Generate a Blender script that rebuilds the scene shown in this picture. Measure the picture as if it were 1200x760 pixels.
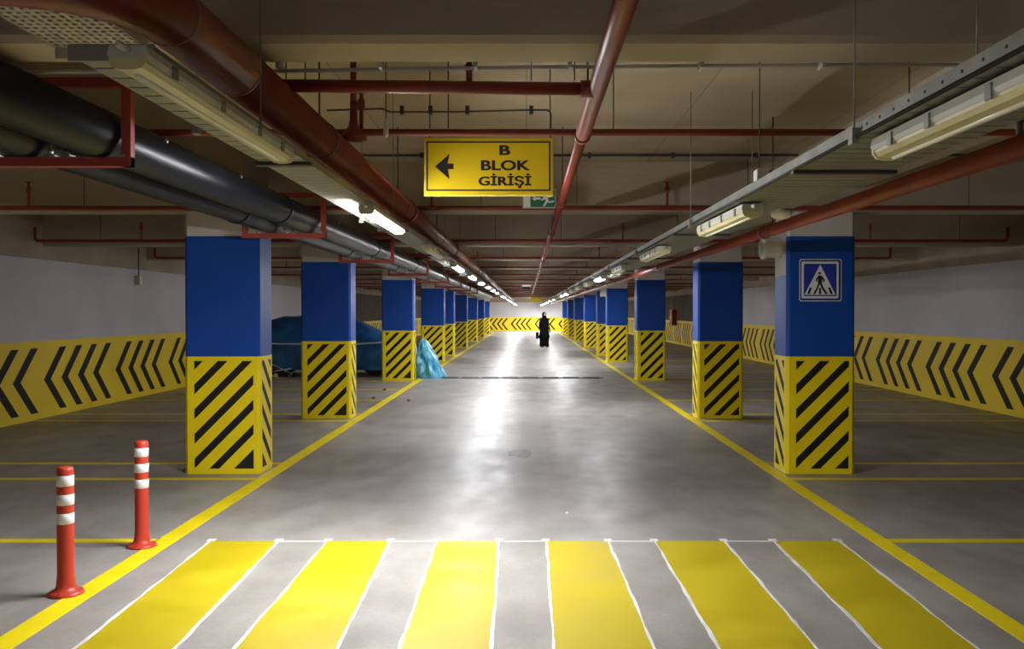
import bpy, bmesh, math, random
from mathutils import Vector, Matrix, noise

random.seed(7)
scene = bpy.context.scene
col = scene.collection
for o in list(bpy.data.objects):
    bpy.data.objects.remove(o, do_unlink=True)

# ------------------------------------------------------------------ camera, world, exposure
F = 1050.0            # focal length in pixels of the 1200 px wide frame
EYE = 1.65
cam_d = bpy.data.cameras.new('camera')
cam = bpy.data.objects.new('camera', cam_d)
col.objects.link(cam)
cam.location = (0, 0, EYE)
cam.rotation_euler = (math.radians(90.0) - math.atan(15.0 / F), 0, 0)
cam_d.sensor_width = 36.0
cam_d.lens = 36.0 * F / 1200.0
cam_d.shift_x = -17.0 / 1200.0
cam_d.clip_end = 300
scene.camera = cam

world = bpy.data.worlds.new('world')
scene.world = world
world.use_nodes = True
world.node_tree.nodes['Background'].inputs[0].default_value = (0.5, 0.5, 0.5, 1)
world.node_tree.nodes['Background'].inputs[1].default_value = 0.0

scene.view_settings.view_transform = 'Standard'
scene.view_settings.look = 'None'
scene.view_settings.gamma = 1.0
scene.view_settings.use_curve_mapping = False
scene.view_settings.exposure = 3.0

LAMP = 26.0           # radiance of a lit strip light

# ------------------------------------------------------------------ materials
MATS = {}


def mat(name, color, rough=0.6, color2=None, scale=3.0, bump=0.0, bscale=60.0, metal=0.0,
        spec=0.5, detail=5.0, lo=0.35, hi=0.65, stretch=(1, 1, 1), rough2=None, coat=0.0):
    m = bpy.data.materials.new(name)
    m.use_nodes = True
    nt = m.node_tree
    b = nt.nodes['Principled BSDF']
    b.inputs['Base Color'].default_value = (*color, 1)
    b.inputs['Roughness'].default_value = rough
    b.inputs['Metallic'].default_value = metal
    b.inputs['Specular IOR Level'].default_value = spec
    b.inputs['Coat Weight'].default_value = coat
    tc = nt.nodes.new('ShaderNodeTexCoord')
    mp = nt.nodes.new('ShaderNodeMapping')
    mp.inputs['Scale'].default_value = stretch
    nt.links.new(tc.outputs['Object'], mp.inputs['Vector'])
    if color2 is not None:
        n = nt.nodes.new('ShaderNodeTexNoise')
        n.inputs['Scale'].default_value = scale
        n.inputs['Detail'].default_value = detail
        nt.links.new(mp.outputs['Vector'], n.inputs['Vector'])
        r = nt.nodes.new('ShaderNodeValToRGB')
        r.color_ramp.elements[0].position = lo
        r.color_ramp.elements[1].position = hi
        r.color_ramp.elements[0].color = (*color, 1)
        r.color_ramp.elements[1].color = (*color2, 1)
        nt.links.new(n.outputs['Fac'], r.inputs['Fac'])
        nt.links.new(r.outputs['Color'], b.inputs['Base Color'])
        if rough2 is not None:
            mr = nt.nodes.new('ShaderNodeMapRange')
            mr.inputs['From Min'].default_value = lo
            mr.inputs['From Max'].default_value = hi
            mr.inputs['To Min'].default_value = rough
            mr.inputs['To Max'].default_value = rough2
            nt.links.new(n.outputs['Fac'], mr.inputs['Value'])
            nt.links.new(mr.outputs['Result'], b.inputs['Roughness'])
    if bump:
        n2 = nt.nodes.new('ShaderNodeTexNoise')
        n2.inputs['Scale'].default_value = bscale
        n2.inputs['Detail'].default_value = 4
        nt.links.new(mp.outputs['Vector'], n2.inputs['Vector'])
        bp = nt.nodes.new('ShaderNodeBump')
        bp.inputs['Strength'].default_value = bump
        bp.inputs['Distance'].default_value = 0.02
        nt.links.new(n2.outputs['Fac'], bp.inputs['Height'])
        nt.links.new(bp.outputs['Normal'], b.inputs['Normal'])
    MATS[name] = m
    return m


def emit(name, color, strength):
    m = bpy.data.materials.new(name)
    m.use_nodes = True
    b = m.node_tree.nodes['Principled BSDF']
    b.inputs['Base Color'].default_value = (0.8, 0.8, 0.78, 1)
    b.inputs['Emission Color'].default_value = (*color, 1)
    b.inputs['Emission Strength'].default_value = strength
    MATS[name] = m
    return m


def floor_material():
    m = bpy.data.materials.new('polished_concrete')
    m.use_nodes = True
    nt = m.node_tree
    L = nt.links.new
    b = nt.nodes['Principled BSDF']
    tc = nt.nodes.new('ShaderNodeTexCoord')

    def noise_n(scale, detail, st):
        mp = nt.nodes.new('ShaderNodeMapping')
        mp.inputs['Scale'].default_value = st
        L(tc.outputs['Object'], mp.inputs['Vector'])
        n = nt.nodes.new('ShaderNodeTexNoise')
        n.inputs['Scale'].default_value = scale
        n.inputs['Detail'].default_value = detail
        L(mp.outputs['Vector'], n.inputs['Vector'])
        return n

    def ramp(n, stops):
        r = nt.nodes.new('ShaderNodeValToRGB')
        e = r.color_ramp.elements
        e[0].position, e[0].color = stops[0][0], (*stops[0][1], 1)
        e[1].position, e[1].color = stops[-1][0], (*stops[-1][1], 1)
        for p, c in stops[1:-1]:
            q = e.new(p)
            q.color = (*c, 1)
        L(n.outputs['Fac'], r.inputs['Fac'])
        return r

    def mixn(a, c, fac, typ='MULTIPLY'):
        x = nt.nodes.new('ShaderNodeMix')
        x.data_type = 'RGBA'
        x.blend_type = typ
        x.inputs[0].default_value = fac
        L(a, x.inputs[6])
        L(c, x.inputs[7])
        return x.outputs[2]
    big = ramp(noise_n(0.55, 6, (1, .8, 1)), [(0.3, (0.255, 0.234, 0.208)), (0.55, (0.325, 0.303, 0.274)), (0.75, (0.37, 0.349, 0.32))])
    mid = ramp(noise_n(2.6, 9, (1.1, .7, 1)), [(0.32, (0.72, 0.70, 0.68)), (0.62, (1, 1, 1))])
    fine = ramp(noise_n(40, 6, (1, 1, 1)), [(0.35, (0.86, 0.86, 0.86)), (0.6, (1, 1, 1))])
    c = mixn(big.outputs[0], mid.outputs[0], 0.8)
    c = mixn(c, fine.outputs[0], 0.7)
    L(c, b.inputs['Base Color'])
    rg = ramp(noise_n(2.6, 9, (1.3, .5, 1)), [(0.3, (0.34,) * 3), (0.7, (0.52,) * 3)])
    L(rg.outputs[0], b.inputs['Roughness'])
    b.inputs['Specular IOR Level'].default_value = 0.5
    n3 = noise_n(9.0, 4, (1.2, .5, 1))
    bp = nt.nodes.new('ShaderNodeBump')
    bp.inputs['Strength'].default_value = 0.12
    bp.inputs['Distance'].default_value = 0.006
    L(n3.outputs['Fac'], bp.inputs['Height'])
    L(bp.outputs['Normal'], b.inputs['Normal'])
    MATS['floor'] = m


floor_material()


def slab_material():
    """board-marked concrete: noise plus faint straight formwork joints"""
    m = mat('slab', (0.34, 0.27, 0.185), 0.9, (0.46, 0.38, 0.275), 1.3, bump=0.25, bscale=18, detail=7, lo=0.3, hi=0.7)
    nt = m.node_tree
    b = nt.nodes['Principled BSDF']
    tc = nt.nodes.new('ShaderNodeTexCoord')
    br = nt.nodes.new('ShaderNodeTexBrick')
    br.offset = 0.0
    br.inputs['Scale'].default_value = 1.0
    br.inputs['Brick Width'].default_value = 1.22
    br.inputs['Row Height'].default_value = 2.44
    br.inputs['Mortar Size'].default_value = 0.006
    br.inputs['Mortar Smooth'].default_value = 0.5
    br.inputs['Color1'].default_value = (1, 1, 1, 1)
    br.inputs['Color2'].default_value = (0.86, 0.85, 0.84, 1)
    br.inputs['Mortar'].default_value = (0.6, 0.58, 0.55, 1)
    nt.links.new(tc.outputs['Object'], br.inputs['Vector'])
    src = b.inputs['Base Color'].links[0].from_socket
    x = nt.nodes.new('ShaderNodeMix')
    x.data_type = 'RGBA'
    x.blend_type = 'MULTIPLY'
    x.inputs[0].default_value = 1.0
    nt.links.new(src, x.inputs[6])
    nt.links.new(br.outputs['Color'], x.inputs[7])
    nt.links.new(x.outputs[2], b.inputs['Base Color'])


slab_material()
mat('beam', (0.33, 0.265, 0.195), 0.9, (0.47, 0.395, 0.31), 1.1, bump=0.25, bscale=14, detail=8, lo=0.3, hi=0.7, stretch=(0.5, 1, 1.6))
mat('plaster', (0.50, 0.475, 0.51), 0.8, (0.56, 0.535, 0.565), 0.8, bump=0.05, bscale=40)
mat('dark_wall', (0.075, 0.055, 0.042), 0.9, (0.11, 0.085, 0.065), 1.2, bump=0.2, bscale=20)
mat('raw_concrete', (0.28, 0.225, 0.165), 0.9, (0.36, 0.295, 0.22), 1.2, bump=0.2, bscale=20)
mat('column_concrete', (0.46, 0.43, 0.41), 0.8, (0.56, 0.53, 0.51), 2.0, bump=0.15, bscale=25)
mat('blue_paint', (0.003, 0.052, 0.31), 0.5, (0.004, 0.062, 0.36), 1.5, bump=0.04, bscale=30, spec=0.35)
mat('yellow_paint', (0.82, 0.62, 0.003), 0.42, (0.88, 0.69, 0.004), 2.5, bump=0.04, bscale=30)
mat('wall_yellow', (0.80, 0.56, 0.004), 0.55, (0.86, 0.62, 0.005), 1.2, bump=0.05, bscale=20)
mat('black_paint', (0.012, 0.010, 0.009), 0.6, (0.022, 0.018, 0.015), 4, spec=0.2)
mat('line_yellow', (0.74, 0.58, 0.003), 0.45, (0.84, 0.67, 0.004), 3.5, bump=0.05, bscale=30, lo=0.25, hi=0.6)
mat('bay_yellow', (0.70, 0.54, 0.01), 0.5, (0.84, 0.66, 0.01), 2.5, bump=0.05, bscale=30)
mat('crossing_yellow', (0.42, 0.325, 0.001), 0.40, (0.48, 0.375, 0.002), 2.2, bump=0.06, bscale=14, rough2=0.55)
mat('white_line', (0.55, 0.54, 0.52), 0.6, (0.70, 0.69, 0.67), 6)
mat('red_pipe', (0.17, 0.022, 0.014), 0.38, (0.23, 0.032, 0.02), 3, spec=0.5)
mat('red_main', (0.21, 0.036, 0.02), 0.36, (0.28, 0.052, 0.03), 4, spec=0.5)
mat('weld', (0.42, 0.30, 0.22), 0.6, (0.3, 0.12, 0.08), 20)
mat('red_steel', (0.33, 0.045, 0.035), 0.5, (0.40, 0.06, 0.045), 3)
mat('black_pipe', (0.004, 0.0045, 0.007), 0.34, (0.006, 0.007, 0.010), 3, spec=0.22)
mat('dark_steel', (0.03, 0.027, 0.026), 0.55, (0.05, 0.045, 0.04), 5)
mat('galvanised', (0.20, 0.20, 0.175), 0.5, (0.27, 0.27, 0.24), 8, metal=0.4)
mat('tray_pale', (0.42, 0.38, 0.32), 0.6, (0.5, 0.46, 0.4), 6)
mat('bright_steel', (0.75, 0.75, 0.75), 0.3, (0.6, 0.6, 0.6), 20, metal=0.9)
mat('conduit', (0.40, 0.38, 0.37), 0.5, (0.46, 0.44, 0.43), 6)
mat('lamp_body', (0.50, 0.50, 0.44), 0.5, (0.56, 0.56, 0.50), 5)
mat('lens_off', (0.62, 0.55, 0.27), 0.3, (0.70, 0.63, 0.34), 4)
mat('tube_off', (0.85, 0.82, 0.66), 0.3, (0.9, 0.88, 0.74), 4)
mat('sign_yellow', (0.76, 0.53, 0.008), 0.4, (0.80, 0.56, 0.01), 2)
mat('sign_edge', (0.72, 0.55, 0.05), 0.4, (0.76, 0.6, 0.07), 3)
mat('sign_black', (0.012, 0.01, 0.01), 0.5, (0.02, 0.016, 0.016), 5)
mat('exit_green', (0.01, 0.14, 0.085), 0.4, (0.012, 0.17, 0.10), 4)
mat('sign_white', (0.72, 0.74, 0.74), 0.4, (0.78, 0.8, 0.8), 4)
mat('sign_navy', (0.010, 0.022, 0.12), 0.4, (0.012, 0.026, 0.14), 4)
mat('sign_blue', (0.012, 0.035, 0.32), 0.4, (0.014, 0.04, 0.36), 4)
mat('plastic_white', (0.70, 0.69, 0.62), 0.5, (0.75, 0.74, 0.68), 5)
mat('plastic_grey', (0.45, 0.45, 0.42), 0.5, (0.5, 0.5, 0.47), 5)
mat('bollard_red', (0.42, 0.032, 0.014), 0.42, (0.48, 0.04, 0.018), 5)
mat('bollard_white', (0.66, 0.67, 0.70), 0.35, (0.74, 0.74, 0.77), 30)
mat('tarp', (0.004, 0.045, 0.15), 0.42, (0.012, 0.14, 0.38), 2.5, bump=0.5, bscale=7)
mat('tarp_bright', (0.03, 0.30, 0.56), 0.3, (0.22, 0.60, 0.80), 6, bump=0.5, bscale=9)
mat('rubber', (0.012, 0.012, 0.013), 0.6, (0.02, 0.02, 0.02), 8)
mat('bump_black', (0.035, 0.035, 0.035), 0.6, (0.05, 0.05, 0.05), 8)
mat('rope', (0.55, 0.58, 0.6), 0.7, (0.62, 0.65, 0.66), 30)
mat('black_cloth', (0.003, 0.003, 0.004), 0.9, (0.005, 0.005, 0.006), 12, spec=0.1)
mat('skin', (0.45, 0.28, 0.2), 0.6, (0.5, 0.32, 0.23), 20)
mat('dark_red', (0.25, 0.015, 0.012), 0.5, (0.3, 0.02, 0.016), 4)
mat('litter_brown', (0.06, 0.045, 0.035), 0.7, (0.1, 0.07, 0.05), 30)
mat('stain', (0.13, 0.12, 0.11), 0.5, (0.2, 0.19, 0.175), 9)
emit('lamp_on', (0.95, 0.965, 1.0), LAMP)
emit('lamp_strong', (0.95, 0.965, 1.0), LAMP * 2.8)
emit('lamp_weak', (0.95, 0.965, 1.0), LAMP * 0.7)
emit('box_glow', (0.95, 0.97, 1.0), 0.05)  # faint glow put into the white ceiling box so its front looks lit

# ------------------------------------------------------------------ mesh helpers


class MB:
    def __init__(self):
        self.v, self.f, self.s = [], [], []

    def add(self, vs, fs, smooth=False):
        o = len(self.v)
        self.v += [tuple(p) for p in vs]
        self.f += [tuple(i + o for i in q) for q in fs]
        self.s += [smooth] * len(fs)
        return self

    def box(self, x0, x1, y0, y1, z0, z1):
        vs = [(x, y, z) for z in (z0, z1) for y in (y0, y1) for x in (x0, x1)]
        return self.add(vs, [(0, 2, 3, 1), (4, 5, 7, 6), (0, 1, 5, 4), (2, 6, 7, 3), (0, 4, 6, 2), (1, 3, 7, 5)])

    def prism(self, poly, a, b, axis='z'):
        """extrude a 2D polygon from a to b; axis z: (x,y), axis y: (x,z), axis x: (y,z)"""
        def P(p, t):
            return {'z': (p[0], p[1], t), 'y': (p[0], t, p[1]), 'x': (t, p[0], p[1])}[axis]
        n = len(poly)
        vs = [P(p, a) for p in poly] + [P(p, b) for p in poly]
        fs = [tuple(range(n))[::-1], tuple(range(n, 2 * n))]
        fs += [(i, (i + 1) % n, n + (i + 1) % n, n + i) for i in range(n)]
        return self.add(vs, fs)

    def tube(self, pts, r, n=12, cap=True, squash=None):
        pts = [Vector(p) for p in pts]
        rs = r if isinstance(r, (list, tuple)) else [r] * len(pts)
        rings = []
        t0 = (pts[1] - pts[0]).normalized()
        up = Vector((0, 0, 1)) if abs(t0.z) < 0.9 else Vector((1, 0, 0))
        u = t0.cross(up).normalized()
        for i, p in enumerate(pts):
            if i == 0:
                t = t0
            elif i == len(pts) - 1:
                t = (pts[i] - pts[i - 1]).normalized()
            else:
                t = ((pts[i] - pts[i - 1]).normalized() + (pts[i + 1] - pts[i]).normalized()).normalized()
            u = (u - t * u.dot(t)).normalized()
            w = t.cross(u)
            rings.append([p + (u * math.cos(2 * math.pi * k / n) + w * math.sin(2 * math.pi * k / n)) * rs[i] for k in range(n)])
        vs = [q for rg in rings for q in rg]
        fs = []
        for i in range(len(rings) - 1):
            for k in range(n):
                fs.append((i * n + k, i * n + (k + 1) % n, (i + 1) * n + (k + 1) % n, (i + 1) * n + k))
        self.add(vs, fs, True)
        if cap:
            o = len(self.v) - len(vs)
            self.f.append(tuple(o + k for k in range(n))[::-1])
            self.f.append(tuple(o + (len(rings) - 1) * n + k for k in range(n)))
            self.s += [False, False]
        return self

    def lathe(self, prof, c=(0, 0, 0), n=20, axis='z'):
        """prof: list of (radius, height)"""
        vs, fs = [], []
        for r, h in prof:
            for k in range(n):
                a = 2 * math.pi * k / n
                x, y = r * math.cos(a), r * math.sin(a)
                p = {'z': (x, y, h), 'x': (h, x, y), 'y': (x, h, y)}[axis]
                vs.append((p[0] + c[0], p[1] + c[1], p[2] + c[2]))
        for i in range(len(prof) - 1):
            for k in range(n):
                fs.append((i * n + k, i * n + (k + 1) % n, (i + 1) * n + (k + 1) % n, (i + 1) * n + k))
        self.add(vs, fs, True)
        o = len(self.v) - len(vs)
        for i in (0, len(prof) - 1):
            if prof[i][0] > 1e-5:
                self.f.append(tuple(o + i * n + k for k in range(n)))
                self.s.append(False)
        return self

    def mesh(self, name, m):
        me = bpy.data.meshes.new(name)
        me.from_pydata(self.v, [], self.f)
        me.polygons.foreach_set('use_smooth', self.s)
        bm = bmesh.new()
        bm.from_mesh(me)
        bmesh.ops.remove_doubles(bm, verts=bm.verts, dist=1e-6)
        bmesh.ops.recalc_face_normals(bm, faces=bm.faces)
        bm.to_mesh(me)
        bm.free()
        me.materials.append(MATS[m])
        return me

    def build(self, name, m, parent=None, loc=None):
        return obj(name, self.mesh(name, m), parent, loc)


def obj(name, me, parent=None, loc=None):
    o = bpy.data.objects.new(name, me)
    col.objects.link(o)
    if parent is not None:
        o.parent = parent
    if loc is not None:
        o.location = loc
    return o


def tag(o, label=None, cat=None, group=None, kind=None):
    for k, v in (('label', label), ('category', cat), ('group', group), ('kind', kind)):
        if v is not None:
            o[k] = v
    return o


def thing(name, label, cat, loc=(0, 0, 0), group=None, rz=0.0):
    o = bpy.data.objects.new(name, None)
    o.empty_display_size = 0.2
    col.objects.link(o)
    o.location = loc
    o.rotation_euler = (0, 0, rz)
    return tag(o, label, cat, group)


def copy_tree(o, parent=None):
    c = o.copy()
    col.objects.link(c)
    c.parent = parent
    for ch in list(o.children):
        copy_tree(ch, c)
    return c


def fillet(pts, R, n=6):
    """round the inner corners of a polyline with arcs of radius R"""
    pts = [Vector(p) for p in pts]
    out = [pts[0]]
    for i in range(1, len(pts) - 1):
        a = (pts[i - 1] - pts[i]).normalized()
        b = (pts[i + 1] - pts[i]).normalized()
        ang = a.angle(b)
        d = R / math.tan(ang / 2)
        c = pts[i] + (a + b).normalized() * (R / math.sin(ang / 2))
        p0, p1 = pts[i] + a * d, pts[i] + b * d
        for k in range(n + 1):
            t = k / n
            q = ((p0 - c) * (1 - t) + (p1 - c) * t).normalized() * R
            out.append(c + q)
    out.append(pts[-1])
    return out


def clip(poly, fn):
    """keep the part of a 2D polygon where fn(p) >= 0 (fn affine)"""
    out = []
    n = len(poly)
    for i in range(n):
        p, q = poly[i], poly[(i + 1) % n]
        a, b = fn(p), fn(q)
        if a >= 0:
            out.append(p)
        if (a > 0 and b < 0) or (a < 0 and b > 0):
            t = a / (a - b)
            out.append((p[0] + (q[0] - p[0]) * t, p[1] + (q[1] - p[1]) * t))
    return out


ORD = ['first', 'second', 'third', 'fourth', 'fifth', 'sixth', 'seventh', 'eighth', 'ninth', 'tenth', 'eleventh',
       'twelfth', 'thirteenth', 'fourteenth', 'fifteenth', 'sixteenth', 'seventeenth', 'eighteenth', 'nineteenth',
       'twentieth', 'twenty-first', 'twenty-second', 'twenty-third', 'twenty-fourth']

# ------------------------------------------------------------------ the shell
XL, XR = -7.5, 7.7            # inner faces of the side walls
Y0, Y1 = -5.0, 77.0           # back and end walls
ZS = EYE + 1.517              # slab underside
ZB = EYE + 1.014              # beam underside
COLS = [9.1, 13.8, 21.5, 29.5, 33.6, 41.0, 49.5, 57.5, 66.0]   # front faces of the columns
CD = 0.45
CWS = {-1: 0.755, 1: 0.69}
CXL, CXR = -2.715 - CWS[-1] / 2, 2.645 + CWS[1] / 2

floor = tag(MB().box(XL - .2, XR + .2, Y0 - .2, Y1 + .2, -0.2, 0).build('floor', 'floor'),
            'polished grey concrete floor with stains and lamp reflections', kind='structure')
ceiling = tag(MB().box(XL - .2, XR + .2, Y0 - .2, Y1 + .2, ZS, ZS + 0.25).build('ceiling', 'slab'),
              'raw brown concrete ceiling with deep cross beams', kind='structure')
BEAMS = [-1.2, 3.38] + COLS + [17.6, 25.5, 37.3, 45.2, 53.5, 61.7, 71.0]
for y in BEAMS:
    c = 0.025
    pr = [(y, ZS), (y, ZB + c), (y + c, ZB), (y + .30 - c, ZB), (y + .30, ZB + c), (y + .30, ZS)]
    MB().prism(pr, XL, XR, 'x').build('beam', 'beam', ceiling)
for xa, xb in ((-3.42, -2.62), (2.60, 3.40)):
    MB().box(xa, xb, Y0, Y1, ZS - 0.26, ZS).build('edge_beam', 'beam', ceiling)

wall_left = tag(MB().box(XL - .2, XL, Y0, Y1, 0, ZS).build('wall_left', 'plaster'),
                'white plastered wall with a yellow chevron band, left side', kind='structure')
wall_right = tag(MB().box(XR, XR + .2, Y0, Y1, 0, ZS).build('wall_right', 'plaster'),
                 'white plastered wall with a yellow chevron band, right side', kind='structure')
wall_end = tag(MB().box(XL, XR, Y1, Y1 + .2, 0, ZS).build('wall_end', 'plaster'),
               'white wall with yellow chevron band closing the lane', kind='structure')
wall_back = tag(MB().box(XL, XR, Y0 - .2, Y0, 0, ZS).build('wall_back', 'plaster'), 'white wall behind the viewer', kind='structure')

BAND = 1.20
tag(MB().box(XL, XL + .02, 38.5, Y1, BAND, 2.46).build('dark_wall_panel', 'dark_wall', wall_left), 'dark brown stretch of wall')  # dark brown panels over the far side walls, above the yellow band
tag(MB().box(XR - .02, XR, 40.0, Y1, BAND, 2.46).build('dark_wall_panel', 'dark_wall', wall_right), 'dark brown stretch of wall')
MB().box(XL, XL + .006, Y0, Y1, 0.0, BAND).build('yellow_band', 'wall_yellow', wall_left)
MB().box(XR - .006, XR, Y0, Y1, 0.0, BAND).build('yellow_band', 'wall_yellow', wall_right)
MB().box(XL, XR, Y1 - .006, Y1, 0.0, BAND).build('yellow_band', 'wall_yellow', wall_end)
MB().box(XL, XL + .05, Y0, Y1, 2.46, ZS).build('concrete_band', 'raw_concrete', wall_left)
MB().box(XR - .05, XR, Y0, Y1, 2.46, ZS).build('concrete_band', 'raw_concrete', wall_right)
MB().box(XL, XR, Y1 - .05, Y1, 2.46, ZS).build('concrete_band', 'raw_concrete', wall_end)

# chevrons: tip at u = 0, arms towards +u
AR, TH, CB, CT = 0.48, 0.20, 0.10, 1.09
CM = (CB + CT) / 2
cpoly = [(0, CM), (AR, CT), (AR + TH, CT), (TH, CM), (AR + TH, CB), (AR, CB)]


def chevron_mesh(sgn, axis):
    m = MB()
    pl = [(sgn * u, v) for u, v in cpoly]
    m.prism(pl, 0, 0.003, axis)
    return m.mesh('chevron', 'black_paint')


chevL, chevR = chevron_mesh(1, 'x'), chevron_mesh(-1, 'x')
TH = .16
cpoly = [(0, CM), (.40, CT), (.40 + TH, CT), (TH, CM), (.40 + TH, CB), (.40, CB)]
chevE = chevron_mesh(1, 'y')
for g in range(-5, 26):
    for k in range(4):
        t = 13.9 + 2.42 * g + 0.525 * k
        if 2 < t < Y1 - .8:
            obj('chevron', chevL, wall_left, (XL + .006, t, 0))
for g in range(-24, 7):
    for k in range(4):
        t = 19.72 - 2.46 * g - 0.54 * k
        if 2 < t < Y1 - .2:
            obj('chevron', chevR, wall_right, (XR - .009, t, 0))
for g in range(-3, 5):
    for k in range(4):
        t = -1.36 + 2.04 * g + 0.42 * k
        if XL < t < XR - .8:
            obj('chevron', chevE, wall_end, (t, Y1 - .009, 0))

# ------------------------------------------------------------------ floor markings (paint on the floor)
LZ = 0.002
lane_l = MB().box(-2.67, -2.52, 1.0, 72, 0, LZ).build('lane_line', 'line_yellow', floor)
tag(lane_l, 'yellow line along the left edge of the lane')
lane_r = MB().box(2.48, 2.61, 1.0, 72, 0, LZ).build('lane_line', 'line_yellow', floor)
tag(lane_r, 'yellow line along the right edge of the lane')
bays = [3.95, 6.38]
for i, y in enumerate(COLS):
    bays += [y - .33, y + CD + .12]
    nxt = COLS[i + 1] if i + 1 < len(COLS) else y + 8
    if nxt - y > 6:
        for q in (1, 2):
            bays.append(y + CD + .12 + (nxt - y - CD - .45) * q / 3)
for y in bays:
    MB().box(XL + .01, -2.66, y, y + .11, 0, LZ).build('bay_line', 'bay_yellow', floor)
    MB().box(2.61, XR - .01, y, y + .11, 0, LZ).build('bay_line', 'bay_yellow', floor)

CY0, CY1 = 3.2, 6.42
SX = [(-2.274, -1.785, -2.21, -1.72), (-1.431, -.978, -1.43, -.927), (-.642, -.196, -.622, -.172),
      (.141, .590, .138, .625), (.923, 1.425, .945, 1.424), (1.779, 2.25, 1.735, 2.205)]


def ragged(xa0, xa1, xb0, xb1, z0, z1, amp, seed, n=46):
    """strip between line a and line b, with slightly uneven edges"""
    rnd = random.Random(seed)
    L, R = [], []
    a = b = 0
    for i in range(n + 1):
        t = i / n
        y = CY1 + (CY0 - CY1) * t
        a = a * .6 + rnd.uniform(-amp, amp)
        b = b * .6 + rnd.uniform(-amp, amp)
        L.append((xa0 + (xa1 - xa0) * t + a, y))
        R.append((xb0 + (xb1 - xb0) * t + b, y))
    m = MB()
    vs = [(p[0], p[1], z) for z in (z0, z1) for row in (L, R) for p in row]
    k = n + 1
    fs = []
    for i in range(n):
        fs.append((i, i + 1, k + i + 1, k + i))
        fs.append((2 * k + i, 3 * k + i, 3 * k + i + 1, 2 * k + i + 1))
        fs.append((i, 2 * k + i, 2 * k + i + 1, i + 1))
        fs.append((k + i, k + i + 1, 3 * k + i + 1, 3 * k + i))
    fs += [(0, k, 3 * k, 2 * k), (n, 2 * k + n, 3 * k + n, k + n)]
    return m.add(vs, fs)


for i, (a0, b0, a1, b1) in enumerate(SX):
    s = ragged(a0, a1 + (a1 - a0) * .55, b0, b1 + (b1 - b0) * .55, 0, LZ + .001, .004, 10 + i).build('crosswalk_stripe', 'crossing_yellow', floor)
    tag(s, 'yellow zebra stripe, %s from the left' % ORD[i])
    for j, (e0, e1) in enumerate(((a0, a1), (b0, b1))):
        e1 = e1 + (e1 - e0) * .55
        w = 0.008
        ragged(e0 - w, e1 - w, e0 + w, e1 + w, 0, LZ + .002, .005, 40 + i * 2 + j).build('white_edge', 'white_line', s)
        MB().box(e0 - .03, e0 + .025, CY1 - .01, CY1 + .06, 0, LZ + .0022).build('white_edge', 'white_line', s)
for i in range(5):
    MB().box(SX[i][1] + .02, SX[i + 1][0] - .02, CY1 - .012, CY1 + .012, 0, LZ).build('chalk_line', 'white_line', floor)
# pitted patch in the lane
m = MB()
rnd = random.Random(3)
pp = [(-.07 + (.14 + rnd.uniform(-.035, .035)) * math.cos(a), 10.45 + (.30 + rnd.uniform(-.08, .08)) * math.sin(a)) for a in [2 * math.pi * k / 18 for k in range(18)]]
m.prism(pp, 0, .0015).build('repair_patch', 'stain', floor)

# ------------------------------------------------------------------ columns


def oct_poly(w, d, c, x=0.0, y=0.0):
    a, b = w / 2, d / 2
    return [(x - a + c, y - b), (x + a - c, y - b), (x + a, y - b + c), (x + a, y + b - c), (x + a - c, y + b),
            (x - a + c, y + b), (x - a, y + b - c), (x - a, y - b + c)]


YT, BT = 1.195, 2.415
T1 = 0.004
def stripe_polys(pw, ph, mirror=False):
    """diagonal bars clipped to a panel pw x ph; u from the left, s down from the top"""
    res = []
    for k in range(-1, 7):
        lo = .24 + .251 * k
        hi = lo + .100
        if lo >= pw + ph - .03:
            break
        if lo + .251 > pw + ph - .03:
            hi = pw + ph + 1
        p = [(0, 0), (pw, 0), (pw, ph), (0, ph)]
        p = clip(p, lambda q: q[0] + q[1] - lo)
        if len(p) > 2:
            p = clip(p, lambda q: hi - q[0] - q[1])
        if len(p) > 2:
            if mirror:
                p = [(pw - u, s) for u, s in p]
            res.append(p)
    return res


PH = YT - .10
side_polys = stripe_polys(CD - .15, PH, True)
yf = -(CD / 2 + T1 + .002)


def stripe_meshes(side):
    """front bars and the bars of the face towards the lane; side=-1: column on the left, face +x"""
    out = []
    CW = CWS[side]
    xs = CW / 2 + T1 + .002
    for p in stripe_polys(CW - .155, PH):
        q = [(-CW / 2 + .095 + u, YT - .045 - s) for u, s in p]
        out.append(MB().prism(q, yf - .0015, yf + .0005, 'y'))
    for p in side_polys:
        if side < 0:      # lane face looks +x: left as seen is the near end
            q = [(-CD / 2 + .075 + u, YT - .045 - s) for u, s in p]
            out.append(MB().prism(q, xs - .0005, xs + .0015, 'x'))
        else:             # lane face looks -x: left as seen is the far end
            q = [(CD / 2 - .075 - u, YT - .045 - s) for u, s in p]
            out.append(MB().prism(q, -xs - .0015, -xs + .0005, 'x'))
    return out


def join(mbs):
    m = MB()
    for b in mbs:
        m.add(b.v, b.f)
    return m


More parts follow.
